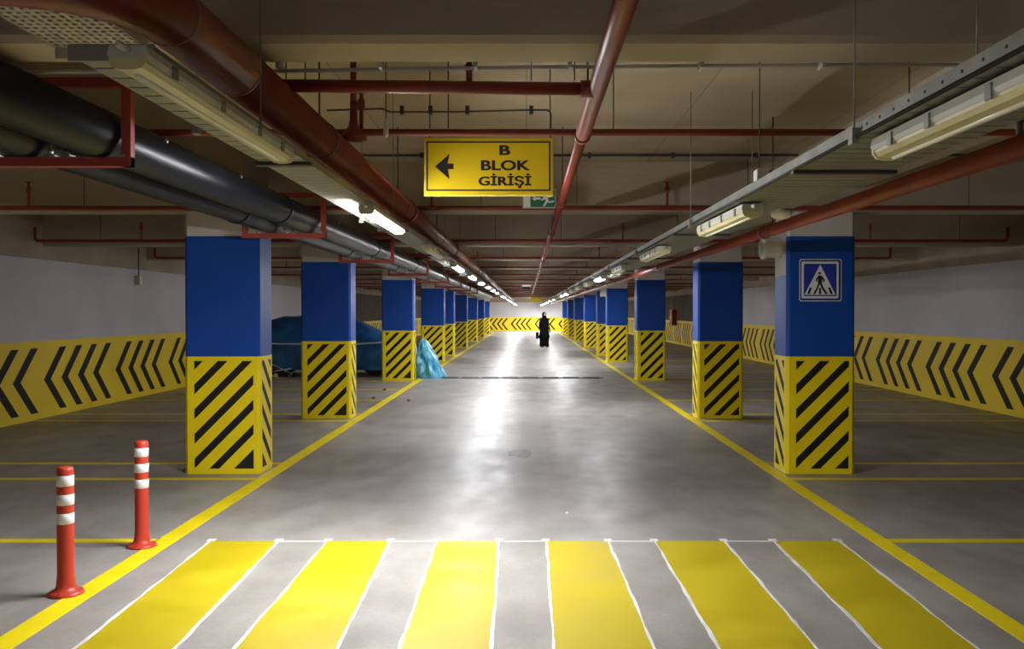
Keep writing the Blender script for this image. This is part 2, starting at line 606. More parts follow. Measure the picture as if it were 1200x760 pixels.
for side, cx, word in ((-1, CXL, 'left'), (1, CXR, 'right')):
    CW = CWS[side]
    shaft_me = MB().prism(oct_poly(CW, CD, .03), 0, ZB).mesh('concrete_shaft', 'column_concrete')
    blue_me = MB().prism(oct_poly(CW + 2 * T1, CD + 2 * T1, .03), YT, BT).mesh('blue_band', 'blue_paint')
    yel_me = MB().prism(oct_poly(CW + 2 * T1 + .004, CD + 2 * T1 + .004, .03), 0, YT).mesh('yellow_band', 'yellow_paint')
    mbs = stripe_meshes(side)
    mes = [b.mesh('stripe', 'black_paint') for b in mbs]
    all_me = join(mbs).mesh('stripe_pattern', 'black_paint')
    for i, y in enumerate(COLS):
        lab = 'blue and yellow concrete column right behind the two bollards' if (i == 0 and side < 0) else \
              'blue and yellow concrete column carrying the pedestrian crossing sign' if i == 0 else \
              'blue and yellow striped column %s of the lane, %s from the camera' % (word, ORD[i])
        t = thing('column', lab, 'column', (cx, y + CD / 2, 0), 'columns along the lane')
        obj('concrete_shaft', shaft_me, t)
        obj('blue_band', blue_me, t)
        yb = obj('yellow_band', yel_me, t)
        if i < 5:
            for me in mes:
                obj('stripe', me, yb)
        else:
            tag(obj('stripe_pattern', all_me, yb), kind='stuff')
        if i == 0 and side > 0:
            # bare upper part of the face towards the lane
            p = MB().box(-CW / 2 - T1 - .004, -CW / 2 - T1 + .002, -CD / 2 + .03, CD / 2 - .03, 2.02, BT + .002)
            tag(p.build('bare_patch', 'column_concrete', t), 'unpainted grey patch on the lane side')

# ------------------------------------------------------------------ pipes


def HZ(h):
    return EYE + h


def rod(x, y, z0, z1, r=.006):
    return MB().tube([(x, y, z0), (x, y, z1)], r, 6)


def hangers(parent, x, z_top, ys, r_pipe, m='dark_steel'):
    for y in ys:
        zt = ZS if not any(b - .01 <= y <= b + .31 for b in BEAMS) else ZB
        rod(x, y, z_top, zt, .005).build('hanger_rod', m, parent)
        MB().tube([(x, y - .015, z_top - r_pipe), (x, y + .015, z_top - r_pipe)], r_pipe + .004, 16).build('pipe_clamp', m, parent)


# big red sprinkler main with its elbow
t = thing('sprinkler_main', 'thick dark red water pipe bending away at the top left', 'pipe', (0, 0, 0))
HM, XM, RM = .88, -1.06, .094
arc = [(-1.06 - .35 + .35 * math.cos(a), 2.65 - .35 * math.sin(a), HZ(HM)) for a in [math.pi / 2 * k / 10 for k in range(11)]]
pa = [(-1.62, 2.30, HZ(HM))] + arc[::-1] + [(XM, 3.27, HZ(HM))]
up = [(-1.62 - .2 + .2 * math.cos(a), 2.3, HZ(HM)) for a in ()]
riser = fillet([(-1.45, 2.30, HZ(HM)), (-1.70, 2.30, HZ(HM)), (-1.70, 2.30, ZS)], .2)
MB().tube(riser, RM, 24).build('riser', 'red_main', t)
MB().tube(pa, RM, 28).build('elbow', 'red_main', t)
MB().tube([(XM, 3.27, HZ(HM)), (XM, 12, HZ(HM)), (XM, 24, HZ(HM)), (XM, 72, HZ(HM))], RM, 28).build('pipe', 'red_main', t)
for (p, q) in (((XM, 3.265, HZ(HM)), (XM, 3.28, HZ(HM))), ((XM, 2.66, HZ(HM)), (XM, 2.668, HZ(HM))), ((-1.43, 2.30, HZ(HM)), (-1.438, 2.30, HZ(HM)))):
    MB().tube([p, q], RM + .002, 28).build('weld_seam', 'weld', t)
for y in (7.8, 12.6, 18.5, 24.6, 30.5):
    MB().tube([(XM, y, HZ(HM)), (XM, y + .09, HZ(HM))], RM + .012, 24).build('coupling', 'red_main', t)
hangers(t, XM, HZ(HM) + RM, [4.6, 7.4, 10.6, 15.2, 19.6, 24, 28], RM)

# thin centre pipe
t = thing('sprinkler_pipe', 'long thin red pipe running down the middle of the ceiling', 'pipe')
HC, XC = .93, .296
MB().tube([(XC, 1.6, HZ(HC)), (XC, 4.75, HZ(HC))], .038, 16).build('pipe', 'red_pipe', t)
MB().tube([(XC, 4.75, HZ(HC)), (XC, 20, HZ(HC)), (XC, 46, HZ(HC))], .031, 14).build('pipe', 'red_pipe', t)
for y in (4.72, 7.6, 10.6, 16.0):
    MB().tube([(XC, y, HZ(HC)), (XC, y + .06, HZ(HC))], .044, 16).build('coupling', 'red_pipe', t)
hangers(t, XC - .0, HZ(HC) + .034, [4.35, 7.4, 10.4, 14.4, 19, 23.5], .033)

# right-hand pipe below the tray
t = thing('sprinkler_pipe', 'bright red pipe running below the right cable tray', 'pipe')
HR, XRP = .64, 1.92
MB().tube([(XRP, .8, HZ(HR)), (XRP, 20, HZ(HR)), (XRP, 68, HZ(HR))], .046, 18).build('pipe', 'red_main', t)
for y in (7.2, 12.9, 19.0):
    MB().tube([(XRP, y, HZ(HR)), (XRP, y + .07, HZ(HR))], .055, 18).build('coupling', 'red_main', t)
hangers(t, XRP, HZ(HR) + .046, [7.0, 11.4, 16, 21, 26], .046)
b = fillet([(XRP, 3.5, HZ(HR)), (XRP, 3.5, HZ(HR) + .13), (XRP + .45, 3.5, HZ(HR) + .13)], .04)
MB().tube(b, .014, 8).build('bracket', 'dark_steel', t)


def sprinkler_head(parent, x, y, z, m='red_pipe', hgt=.16, flare=True):
    p = MB().lathe([(.013, 0), (.013, hgt * .55), (.022, hgt * .6), (.022, hgt * .78), (.012, hgt * .86), (.012, hgt * .97), (.034, hgt * .98), (.034, hgt)], (x, y, z), 10)
    return p.build('sprinkler_head', m, parent)


# branch from main to centre pipe
t = thing('sprinkler_pipe', 'short red cross pipe joining the thick main to the centre pipe', 'pipe')
MB().tube([(XM, 3.76, HZ(.945)), (-.4, 3.76, HZ(.938)), (XC, 3.76, HZ(HC))], .027, 14).build('pipe', 'red_pipe', t)
MB().tube([(XC - .07, 3.76, HZ(HC)), (XC, 3.76, HZ(HC))], .036, 14).build('coupling', 'red_pipe', t)
sprinkler_head(t, -.24, 3.76, HZ(.955), hgt=.09)
for x in (-1.0, -.92, -.585, .02, .20):
    rod(x, 3.74, HZ(.96), ZS if x > -2 else ZB, .003).build('hanger_rod', 'dark_steel', t)

LAT = [5.17, 8.93, 13.05, 17.25, 20.9, 25.1, 29.1, 33.2, 36.9, 40.6, 44.8, 49.1, 53.1, 57.1, 61.3]
HL = 1.03
LN = ['just behind the yellow hanging sign', 'in front of the beam over the nearest columns']
for i, y in enumerate(LAT):
    lab = 'thin red sprinkler pipe crossing the ceiling ' + (LN[i] if i < 2 else ', %s one from the camera' % ORD[i]).lstrip(' ')
    lab = lab.replace('ceiling ,', 'ceiling,')
    t = thing('sprinkler_branch', lab, 'pipe', group='sprinkler branches across the ceiling')
    r = .021 if i == 0 else .024
    xe = 7.0
    pts = fillet([(-7.15, y, HZ(HL) + .20), (-7.15, y, HZ(HL)), (xe, y, HZ(HL)), (xe, y, HZ(HL) + .20)], .05, 4)
    MB().tube(pts, r, 10).build('pipe', 'red_pipe', t)
    for x in ((-4.95 if i == 1 else -5.6), -.95 if i == 0 else -1.6, 2.36 if i == 0 else 1.4, 5.0):
        sprinkler_head(t, x, y, HZ(HL) + .01, hgt=.25 if i else .22)
    if i in (1, 3, 5):
        # pendent drop with an escutcheon
        MB().lathe([(.012, .12), (.012, .03), (.05, .02), (.055, .0), (.02, -.01)], (-.94, y - .03, HZ(HL)), 12).build('sprinkler_head', 'red_steel', t)
    for x in (-6.2, -4.4, -.45, .5, 2.2, 4.4, 6.3):
        zt = ZS
        rod(x, y, HZ(HL), zt, .004).build('hanger_rod', 'dark_steel', t)
# flared tee beside the main pipe
t = thing('pipe_drop', 'short red drop pipe with flared foot beside the thick main', 'pipe')
MB().lathe([(.022, .16), (.022, .06), (.03, .02), (.075, -.03), (.075, -.05)], (-.985, 5.12, HZ(HL)), 14).build('drop', 'red_pipe', t)
rod(-.985, 5.12, HZ(HL) + .15, ZS, .02).build('riser', 'red_pipe', t)

# grey conduits and the sign cable
t = thing('conduit', 'thin grey conduit clipped behind the nearest ceiling beam', 'conduit')
yc = 3.74
MB().tube([(-6, yc, HZ(.985)), (-1, yc, HZ(1.0)), (0, yc, HZ(1.015)), (1.4, yc, HZ(1.025)), (6, yc, HZ(1.03))], .0085, 8).build('pipe', 'conduit', t)
for x in (-1.02, -.6, -.21, .18, .72, 1.22, 1.8):
    MB().box(x - .008, x + .008, yc - .06, yc + .01, HZ(1.0), HZ(1.06)).build('clip', 'conduit', t)
t = thing('conduit', 'thin dark conduit crossing the slab behind the yellow sign', 'conduit')
MB().tube([(-7, 8.6, HZ(1.49)), (7, 8.6, HZ(1.50))], .012, 6).build('pipe', 'dark_steel', t)
for x in (-1.0, .6, 1.4, 2.2):
    MB().box(x - .015, x + .015, 8.58, 8.62, HZ(1.47), ZS).build('clip', 'dark_steel', t)

# ------------------------------------------------------------------ black drain pipes and red frames
for (x, h, r, lab) in ((-2.10, .872, .122, 'fat black drain pipe on the red frames, nearer the lane'),
                       (-2.45, .872, .122, 'fat black drain pipe on the red frames, nearer the wall')):
    t = thing('drain_pipe', lab, 'pipe', group='black drain pipes')
    MB().tube([(x, -3, HZ(h)), (x, 10, HZ(h)), (x, 25, HZ(h)), (x, 52, HZ(h))], r, 28).build('pipe', 'black_pipe', t)
    for y in (7.55, 12.1, 16.4, 21.3):
        MB().tube([(x, y, HZ(h)), (x, y + .05, HZ(h))], r + .008, 28).build('coupling', 'black_pipe', t)
    if x > -2.3:
        for y in (5.0, 6.3, 9.6):
            a = math.radians(38)
            c = Vector((x + (r + .001) * math.cos(a), y, HZ(h) + (r + .001) * math.sin(a)))
            MB().lathe([(.012, -.006), (.012, .006), (.006, .010)], tuple(c), 10, 'x').build('bolt', 'bright_steel', t)

FR = [4.38, 8.6, 13.0, 17.6, 22.2, 26.6, 31.0, 35.4]
for i, y in enumerate(FR):
    t = thing('pipe_bracket', 'red steel frame hanging from the ceiling under the black pipes, %s from the camera' % ORD[i], 'bracket',
              (0, y, 0), 'steel frames carrying the black pipes')
    s = .045
    zb = HZ(.705)
    for x in (-2.72, -1.965):
        MB().box(x, x + s, -s / 2, s / 2, zb, ZS - (.26 if x < -2.63 else 0)).build('post', 'red_steel', t)
    MB().box(-2.72, -1.92, -s / 2 - .002, s / 2 + .002, zb, zb + s).build('crossbar', 'red_steel', t)
    MB().box(-2.72, -1.92, -s / 2 - .002, s / 2 + .002, HZ(1.09), HZ(1.09) + s).build('crossbar', 'red_steel', t)
    for x in (-2.10, -2.45):
        cl = fillet([(x - .145, 0, zb + s), (x - .145, 0, HZ(.88))], .01) if False else None
        for sx in (-1, 1):
            MB().box(x + sx * .135 - .022, x + sx * .135 + .022, -.03, .03, zb + s, zb + s + .012).build('clamp_foot', 'bright_steel', t)
            MB().lathe([(.012, 0), (.012, .03), (.006, .03), (.006, .05)], (x + sx * .135, -.01, zb + s + .012), 8).build('clamp_nut', 'bright_steel', t)

# ------------------------------------------------------------------ cable trays


def perforated(x0, x1, ya, yb, z, nx):
    m = MB()
    dx = (x1 - x0) / nx
    m.box(x0, x0 + .006, ya, yb, z, z + .003)
    yy = ya
    while yy < yb - .001:
        m.box(x0, x1, yy, min(yb, yy + .018), z, z + .003)
        if yy + .018 < yb:
            for k in range(nx):
                m.box(x0 + k * dx, x0 + k * dx + dx * .5, yy + .018, min(yy + .04, yb), z, z + .003)
        yy += .04
    return m


def cable_tray(label, x0, x1, h, ya, seed, rail):
    t = thing('cable_tray', label, 'cable tray')
    z = HZ(h)
    yb = 76.0
    for x in (x0, x1):
        MB().box(x - .002, x + .002, ya, yb, z, z + rail).build('side_rail', 'galvanised', t)
        a, b = (x, x + .012) if x == x0 else (x - .012, x)
        MB().box(a, b, ya, yb, z + rail - .002, z + rail + .001).build('rail_lip', 'galvanised', t)
    me = MB().box(x0 + .002, x1 - .002, -.044, .044, z, z + .003).mesh('rung', 'galvanised')
    y = max(ya, .5) + .06
    n = 0
    while n < 280:
        obj('rung', me, t, (0, y, 0))
        y += .10
        n += 1
    MB().box(x0 + .002, x1 - .002, y, yb, z, z + .003).build('base_plate', 'galvanised', t)
    if ya < 0:
        MB().box(x0 + .002, x1 - .002, ya, .5, z, z + .003).build('base_plate', 'galvanised', t)
    else:
        MB().box(x0 - .01, x1 + .01, ya - .004, ya, z - .012, z + rail).build('end_plate', 'galvanised', t)
    rnd = random.Random(seed)
    for k in range(3):
        xc = x0 + (x1 - x0) * (k + 1) / 4
        pts = [(xc + rnd.uniform(-.01, .01), ya + .02 + (yb - ya - .02) * q / 40, z + .016) for q in range(41)]
        MB().tube(pts, .011, 6).build('cable', 'rubber', t)
    if seed == 2:
        MB().tube([(x0 - .010, ya + .02, z + .004), (x0 - .010, 30, z + .004)], .007, 6).build('cable', 'rubber', t)
        for q in range(14):
            MB().lathe([(.005, -.001), (.005, .001)], (x0 - .0035, 1.6 + .11 * q, z + rail * .6), 8, 'x').build('rail_hole', 'rubber', t)
    for q in range(23):
        y = 3.12 + 3.1 * q
        zt = ZB if any(b - .02 <= y <= b + .32 for b in BEAMS) else ZS
        for x in (x0 - .012, x1 + .012):
            rod(x, y, z, zt, .003).build('hanger_rod', 'galvanised', t)
        MB().box(x0 - .02, x1 + .02, y + .68, y + .72, z - .016, z - .001).build('crossbar', 'dark_steel', t)
        MB().box(x0 - .026, x0 - .002, y - .02, y + .02, z - .02, z + .035).build('clamp', 'galvanised', t)
    return t


cable_tray('galvanised cable tray left of centre, hung beside the thick red main', -1.13, -.935, .635, 2.24, 1, .03)
cable_tray('galvanised cable tray on the right above the bright red pipe', 1.15, 1.55, .60, -4.8, 2, .055)
t = thing('tray_section', 'short perforated tray section high behind the red pipe elbow', 'cable tray')
zp = HZ(.985)
tag(perforated(-1.76, -1.42, 2.5, 3.36, zp, 11).build('perforated_plate', 'tray_pale', t), kind='stuff')
for x in (-1.762, -1.42):
    MB().box(x, x + .003, 2.5, 3.36, zp, zp + .05).build('side_rail', 'tray_pale', t)
MB().box(-1.76, -1.42, 3.36, 3.365, zp - .04, zp + .05).build('end_plate', 'tray_pale', t)
for x in (-1.77, -1.41):
    rod(x, 2.95, zp, ZS, .004).build('hanger_rod', 'dark_steel', t)

# ------------------------------------------------------------------ strip lights
LEN = 1.30


def lamp_meshes():
    body = MB()
    pr = [(-.055, -.002), (-.06, .012), (-.055, .038), (.055, .038), (.06, .012), (.055, -.002)]
    body.prism(pr, 0, LEN, 'y')
    lens = MB()
    pts = [(-.052, 0.0), (-.051, -.012), (-.040, -.026), (-.016, -.031), (.016, -.031), (.040, -.026), (.051, -.012), (.052, 0.0)]
    lens.prism(pts, .015, LEN - .015, 'y')
    cap = MB()
    pc = [(-.056, .0), (-.055, -.014), (-.042, -.030), (-.016, -.035), (.016, -.035), (.042, -.030), (.055, -.014), (.056, .0)]
    cap.prism(pc, 0, .016, 'y')
    tube = MB().tube([(0, .05, -.031), (0, LEN - .05, -.031)], .009, 8)
    clipm = MB().box(-.064, -.058, .0, .03, -.012, .03)
    gland = MB().lathe([(.012, 0), (.012, -.04), (.007, -.05)], (0, 0, .025), 8, 'y')
    return body, lens, cap, tube, clipm, gland


bo, le, ca, tu, cl, gl = lamp_meshes()
ME = dict(body=bo.mesh('body', 'lamp_body'), lens_off=le.mesh('diffuser', 'lens_off'), lens_on=le.mesh('diffuser', 'lamp_on'), lens_strong=le.mesh('diffuser', 'lamp_strong'), lens_weak=le.mesh('diffuser', 'lamp_weak'),
          cap=ca.mesh('end_cap', 'lamp_body'), cap_y=ca.mesh('end_cap', 'lens_off'), tube=tu.mesh('tube', 'tube_off'), clip=cl.mesh('clip', 'galvanised'),
          gland=gl.mesh('cable_gland', 'lamp_body'))


def strip_light(x, y, z, lit, label, group, sc=1.0):
    t = thing('strip_light', label, 'light', (x, y, z), group)
    t.scale = (sc, 1, sc)
    obj('body', ME['body'], t)
    d = obj('diffuser', ME[{1: 'lens_on', 2: 'lens_strong', 3: 'lens_weak'}[int(lit)]] if lit else ME['lens_off'], t)
    if not lit:
        obj('tube', ME['tube'], d)
    for yy in (0, LEN - .016):
        obj('end_cap', ME['cap'] if lit else ME['cap_y'], t, (0, yy, 0))
    for q in () if lit else (.15, .5, .85, 1.12):
        obj('clip', ME['clip'], t, (0, q, 0))
        obj('clip', ME['clip'], t, (.122, q, 0))
    obj('cable_gland', ME['gland'], t)
    return t


LIT_L = {1: 2, 3: 3, 4: 3, 5: 1, 6: 1, 7: 1, 8: 1, 10: 1, 11: 1, 13: 1, 15: 1, 17: 1, 19: 1, 20: 2, 22: 1, 23: 2}
LIT_R = {4: 3, 8: 3, 9: 1, 12: 1, 14: 1, 16: 1, 18: 1, 20: 1, 22: 2, 23: 2}
for i in range(24):
    y = 2.05 + 3.05 * i
    lit = LIT_L.get(i, 0)
    strip_light(-.91, y, HZ(.578), lit, '%s strip light under the left cable tray, %s from the camera' % ('glowing' if lit else 'unlit yellowed', ORD[i]), 'strip lights under the left tray', .76)
fill_lamp = strip_light(-.91, -1.0, HZ(.578), 1, 'unseen strip light added behind the viewer to light the near ceiling', None)  # unseen lamp, added to brighten the near ceiling and the pipe elbow
for q in (.2, 1.1):
    rod(0, q, .038, ZS - HZ(.578), .004).build('hanger_rod', 'galvanised', fill_lamp)
for i in range(24):
    y = 1.77 + 3.13 * i
    lit = LIT_R.get(i, 0)
    strip_light(1.235, y, HZ(.55), lit, '%s strip light under the right cable tray, %s from the camera' % ('glowing' if lit else 'unlit yellowed', ORD[i]), 'strip lights under the right tray')

# ------------------------------------------------------------------ hanging yellow sign


def text_mesh(s, x0, x1, z0, z1, depth, mname, stroke=0.0):
    cu = bpy.data.curves.new('lettering', 'FONT')
    cu.body = s
    cu.size = 1.0
    cu.offset = stroke
    cu.extrude = 0.01
    o = bpy.data.objects.new('lettering_tmp', cu)
    col.objects.link(o)
    dg = bpy.context.evaluated_depsgraph_get()
    dg.update()
    me = bpy.data.meshes.new_from_object(o.evaluated_get(dg))
    bpy.data.objects.remove(o, do_unlink=True)
    xs_ = [v.co.x for v in me.vertices]
    ys_ = [v.co.y for v in me.vertices]
    a, b, c, d = min(xs_), max(xs_), min(ys_), max(ys_)
    for v in me.vertices:
        x, y, z = v.co
        v.co = (x0 + (x - a) / (b - a) * (x1 - x0), -(z / .01) * depth, z0 + (y - c) / (d - c) * (z1 - z0))
    bm = bmesh.new()
    bm.from_mesh(me)
    g = bmesh.ops.duplicate(bm, geom=bm.verts[:] + bm.edges[:] + bm.faces[:])
    for v in g['geom']:
        if isinstance(v, bmesh.types.BMVert):
            v.co.x += .0030
            v.co.y -= .0001
    bm.to_mesh(me)
    bm.free()
    me.materials.clear()
    me.materials.append(MATS[mname])
    me.name = 'lettering'
    return me


SY = 5.6
K = SY / F / 6.316        # metres per pixel of the sign close-up


def sx(px):
    return ((480 + px / 6.316) - 617) * SY / F


def sz(py):
    return EYE + (365 - (150 + py / 6.316)) * SY / F


t = thing('direction_sign', 'yellow hanging sign with black arrow and lettering', 'sign', (0, SY, 0))
MB().box(sx(108), sx(1062), .004, .045, sz(500), sz(75)).build('housing', 'sign_edge', t)
pl = MB().box(sx(114), sx(1056), 0, .006, sz(494), sz(81)).build('face_panel', 'sign_yellow', t)
bw = 11 * K
X0, X1_, Z0, Z1 = sx(126), sx(1042), sz(467), sz(101)
m = MB()
m.box(X0, X1_, -.001, .001, Z0, Z0 + bw).box(X0, X1_, -.001, .001, Z1 - bw, Z1)
m.box(X0, X0 + bw, -.001, .001, Z0 + bw, Z1 - bw).box(X1_ - bw, X1_, -.001, .001, Z0 + bw, Z1 - bw)
m.build('border', 'sign_black', pl)
ar = [(190, 287), (297, 193), (281, 266), (327, 266), (327, 306), (284, 306), (297, 380)]
MB().prism([(sx(a), sz(b)) for a, b in ar], -.0012, .001, 'y').build('arrow', 'sign_black', pl)
for s, a, b, c, d in (('B', 665, 742, 203, 131), ('BLOK', 529, 890, 316, 241), ('GİRİŞİ', 511, 897, 446, 338)):
    obj('lettering', text_mesh(s, sx(a), sx(b), sz(c), sz(d), .0012, 'sign_black', .022), pl)
for x in (sx(150), sx(1040)):
    rod(x, .02, sz(78), ZS, .004).build('hanger_rod', 'dark_steel', t)
cab = fillet([(sx(1045), .03, sz(80)), (sx(1045), .03, HZ(1.262)), (.02, .03, HZ(1.262)), (-.45, .03, HZ(1.25)), (-.86, .03, HZ(1.25)), (-.9, .03, HZ(1.27)), (-1.25, .03, HZ(1.26))], .03, 5)
MB().tube(cab, .006, 6).build('cable', 'dark_steel', t)
for x in (-.78, -.6, -.37, .03):
    MB().box(x - .012, x + .012, .01, .05, HZ(1.235), HZ(1.285)).build('clip', 'dark_steel', t)

# green exit sign behind it
EYp = 8.35
t = thing('exit_sign', 'green and white emergency exit sign half hidden behind the yellow sign', 'sign', (0, EYp, 0))


def exx(px):
    return (px - 617) * EYp / F


def exz(py):
    return EYE + (365 - py) * EYp / F


MB().box(exx(612.5), exx(651), .003, .04, exz(243.6), exz(222)).build('housing', 'plastic_grey', t)
MB().box(exx(613.5), exx(621.5), 0, .006, exz(242.6), exz(223)).build('white_panel', 'sign_white', t)
MB().box(exx(621.5), exx(650), 0, .006, exz(242.6), exz(223)).build('green_panel', 'exit_green', t)
arw = [(623.5, 232.8), (627.5, 229.8), (627.5, 231.6), (633.5, 231.6), (633.5, 234), (627.5, 234), (627.5, 235.8)]
MB().prism([(exx(a), exz(b)) for a, b in arw], -.001, .001, 'y').build('arrow', 'sign_white', t)
m = MB()
for pp in ([(636, 231), (641, 229.5), (643, 236), (640.5, 236.5)], [(640, 235), (643, 236), (649, 235), (649, 237), (643, 238)],
           [(639.5, 235.5), (642, 236.5), (638, 242), (636, 241.5)], [(641, 230), (647, 229), (647, 230.5), (641.5, 232)],
           [(637, 231), (634, 234.5), (635, 235.5), (639, 232.5)], [(638, 226), (641, 226), (641, 229), (638, 229)]):
    m.prism([(exx(a), exz(b)) for a, b in pp], -.001, .001, 'y')
m.build('running_figure', 'sign_white', t)
for x in (exx(620), exx(645)):
    rod(x, .02, exz(222), ZS, .004).build('hanger_rod', 'dark_steel', t)

# far signs
t = thing('direction_sign', 'tiny far yellow sign hanging at the end of the lane', 'sign', (.68, 62, 0))
MB().box(-.40, .40, 0, .05, HZ(.66), HZ(1.0)).build('panel', 'sign_yellow', t)
for x in (-.3, .3):
    rod(x, .02, HZ(1.0), ZS, .008).build('hanger_rod', 'dark_steel', t)
m = MB()
m.box(-.36, .36, -.001, .001, HZ(.70), HZ(.715)).box(-.36, .36, -.001, .001, HZ(.945), HZ(.96))
m.box(-.36, -.345, -.001, .001, HZ(.715), HZ(.945)).box(.345, .36, -.001, .001, HZ(.715), HZ(.945))
m.build('border', 'sign_black', t)
t = thing('ceiling_box', 'small white box hanging from the far ceiling beside the centre pipe', 'box', (0, 36, 0))
MB().box(-.17, .17, 0, .12, HZ(1.0) , HZ(1.27)).build('case', 'box_glow', t)
MB().box(-.15, .15, -.02, .10, HZ(.90), HZ(1.0)).build('mount', 'dark_steel', t)
rod(0, .05, HZ(1.27), ZS, .01).build('hanger_rod', 'dark_steel', t)

# ------------------------------------------------------------------ pedestrian sign on the right column
PY = COLS[0] - T1 - .002
t = thing('pedestrian_sign', 'square blue pedestrian crossing sign with white triangle on the column', 'sign', (0, PY, 0))
Zm = PY
U = Zm / F


def px_(p):
    return (880 + p * 140 / 1064 - 617) * U


def pz_(p):
    return EYE + (365 - (260 + p * 100 / 760)) * U


def rrect(x0, x1, z0, z1, r, n=4):
    out = []
    for cx, cz, a0 in ((x1 - r, z1 - r, 0), (x0 + r, z1 - r, 90), (x0 + r, z0 + r, 180), (x1 - r, z0 + r, 270)):
        for k in range(n + 1):
            a = math.radians(a0 + 90 * k / n)
            out.append((cx + r * math.cos(a), cz + r * math.sin(a)))
    return out


def layer(name, m_, x0, x1, z0, z1, r, y):
    return MB().prism(rrect(x0, x1, z0, z1, r), y, 0, 'y').build(name, m_, t)


ax0, ax1, az0, az1 = px_(430), px_(805), pz_(705), pz_(330)
layer('outer_rim', 'sign_white', ax0, ax1, az0, az1, .02, -.003)
layer('backing', 'sign_navy', ax0 + .008, ax1 - .008, az0 + .008, az1 - .008, .016, -.004)
layer('white_frame', 'sign_white', px_(448), px_(778), pz_(680), pz_(352), .014, -.005)
layer('blue_panel', 'sign_blue', px_(468), px_(760), pz_(660), pz_(372), .010, -.006)
MB().prism([(px_(613), pz_(378)), (px_(474), pz_(648)), (px_(750), pz_(648))], -.007, 0, 'y').build('triangle', 'sign_white', t)
m = MB()
for pp in ([(597, 452), (603, 445), (612, 445), (618, 452), (618, 462), (612, 469), (603, 469), (597, 462)],
           [(596, 476), (625, 476), (630, 500), (630, 552), (594, 552), (592, 500)],
           [(596, 478), (604, 492), (588, 512), (584, 532), (572, 528), (577, 505)],
           [(625, 478), (640, 494), (656, 515), (650, 535), (638, 530), (640, 518), (620, 500)],
           [(594, 548), (612, 552), (600, 580), (572, 640), (550, 640), (582, 585)],
           [(612, 552), (630, 548), (642, 580), (682, 640), (660, 640), (625, 590)],
           [(519, 582), (540, 582), (522, 640), (497, 640)], [(605, 585), (619, 585), (624, 640), (601, 640)],
           [(683, 582), (703, 582), (728, 640), (704, 640)]):
    m.prism([(px_(a), pz_(b)) for a, b in pp], -.008, 0, 'y')
m.build('walking_figure', 'sign_black', t)
for a, b in ((px_(440), pz_(340)), (px_(795), pz_(340)), (px_(440), pz_(695)), (px_(795), pz_(695))):
    MB().lathe([(.006, -.007), (.006, -.003)], (a, 0, b), 8, 'y').build('screw', 'bright_steel', t)

# white drum on the same column
t = thing('wall_speaker', 'white round drum fixed high on the lane side of the signed column', 'speaker', (2.64, 9.33, HZ(.66)))
MB().lathe([(.10, 0), (.105, -.02), (.105, -.15), (.115, -.16), (.115, -.19), (.10, -.2)], (0, 0, 0), 28, 'x').build('drum', 'plastic_white', t)
MB().lathe([(.092, -.199), (.088, -.205), (.0, -.206)], (0, 0, 0), 28, 'x').build('front_cover', 'plastic_grey', t)
MB().box(-.14, .0, -.04, .04, .10, .15).build('mount', 'plastic_grey', t)
# small boxes
t = thing('junction_box', 'small white box on the lane side of a far right column', 'box', (2.64, 29.6, HZ(.63)))
MB().box(-.20, 0, 0, .14, -.13, .13).build('case', 'sign_white', t)
MB().box(-.205, -.199, .02, .12, -.10, .10).build('lid', 'plastic_grey', t)
t = thing('junction_box', 'little grey box with a conduit high on the left wall', 'box', (XL, 17.2, HZ(.61)))
MB().box(0, .10, -.06, .06, -.10, .08).build('case', 'plastic_grey', t)
MB().box(.10, .105, -.05, .05, -.09, .07).build('lid', 'plastic_white', t)
rod(.06, 0, .08, .62, .010).build('conduit', 'dark_steel', t)
# gadgets on the right tray
t = thing('smoke_detector', 'white round smoke detector under the right cable tray', 'detector', (1.50, 5.28, HZ(.62) - .025))
MB().lathe([(.045, 0), (.060, -.005), (.060, -.03), (.045, -.045), (.02, -.05)], (0, 0, 0), 20).build('dome', 'plastic_white', t)
MB().lathe([(.035, .0), (.035, .03)], (0, 0, 0), 16).build('base', 'plastic_grey', t)
t = thing('camera_box', 'grey upright box standing on the right cable tray above a lamp', 'box', (1.27, 4.86, HZ(.66)))
MB().prism(rrect(-.032, .032, 0, .11, .01), -.04, .04, 'y').build('case', 'plastic_white', t)
MB().box(.033, .05, -.03, .03, .01, .10).build('heat_sink', 'dark_steel', t)
rod(-.01, 0, .11, ZS - HZ(.66), .003).build('cable', 'dark_steel', t)
# hanging sensor
t = thing('hanging_sensor', 'small pale sensor dangling on a thin wire left of the sign', 'sensor', (-.79, 5.05, 0))
rod(0, 0, HZ(1.08), ZS, .0035).build('wire', 'dark_steel', t)
MB().lathe([(.004, .10), (.012, .06), (.016, .03), (.014, .0), (.006, -.012)], (0, 0, HZ(.99)), 10).build('probe', 'plastic_white', t)

# ------------------------------------------------------------------ bollards


def bollard(x, y, label):
    t = thing('bollard', label, 'bollard', (x, y, 0), 'flexible lane bollards')
    MB().lathe([(.100, 0), (.100, .012), (.085, .022), (.062, .03), (.053, .05), (.050, .08), (.046, .12), (.046, .62),
                (.046, .725), (.043, .738), (.034, .746), (.0, .748)], (0, 0, 0), 24).build('post', 'bollard_red', t)
    for z in (.415, .525, .635):
        MB().lathe([(.0462, z), (.0478, z + .001), (.0478, z + .061), (.0462, z + .062)], (0, 0, 0), 24).build('reflective_band', 'bollard_white', t)
    for k in range(3):
        a = math.radians(30 + 120 * k)
        MB().lathe([(.008, .016), (.008, .024), (.004, .026)], (.083 * math.cos(a), .083 * math.sin(a), 0), 6).build('bolt', 'dark_steel', t)
    return t


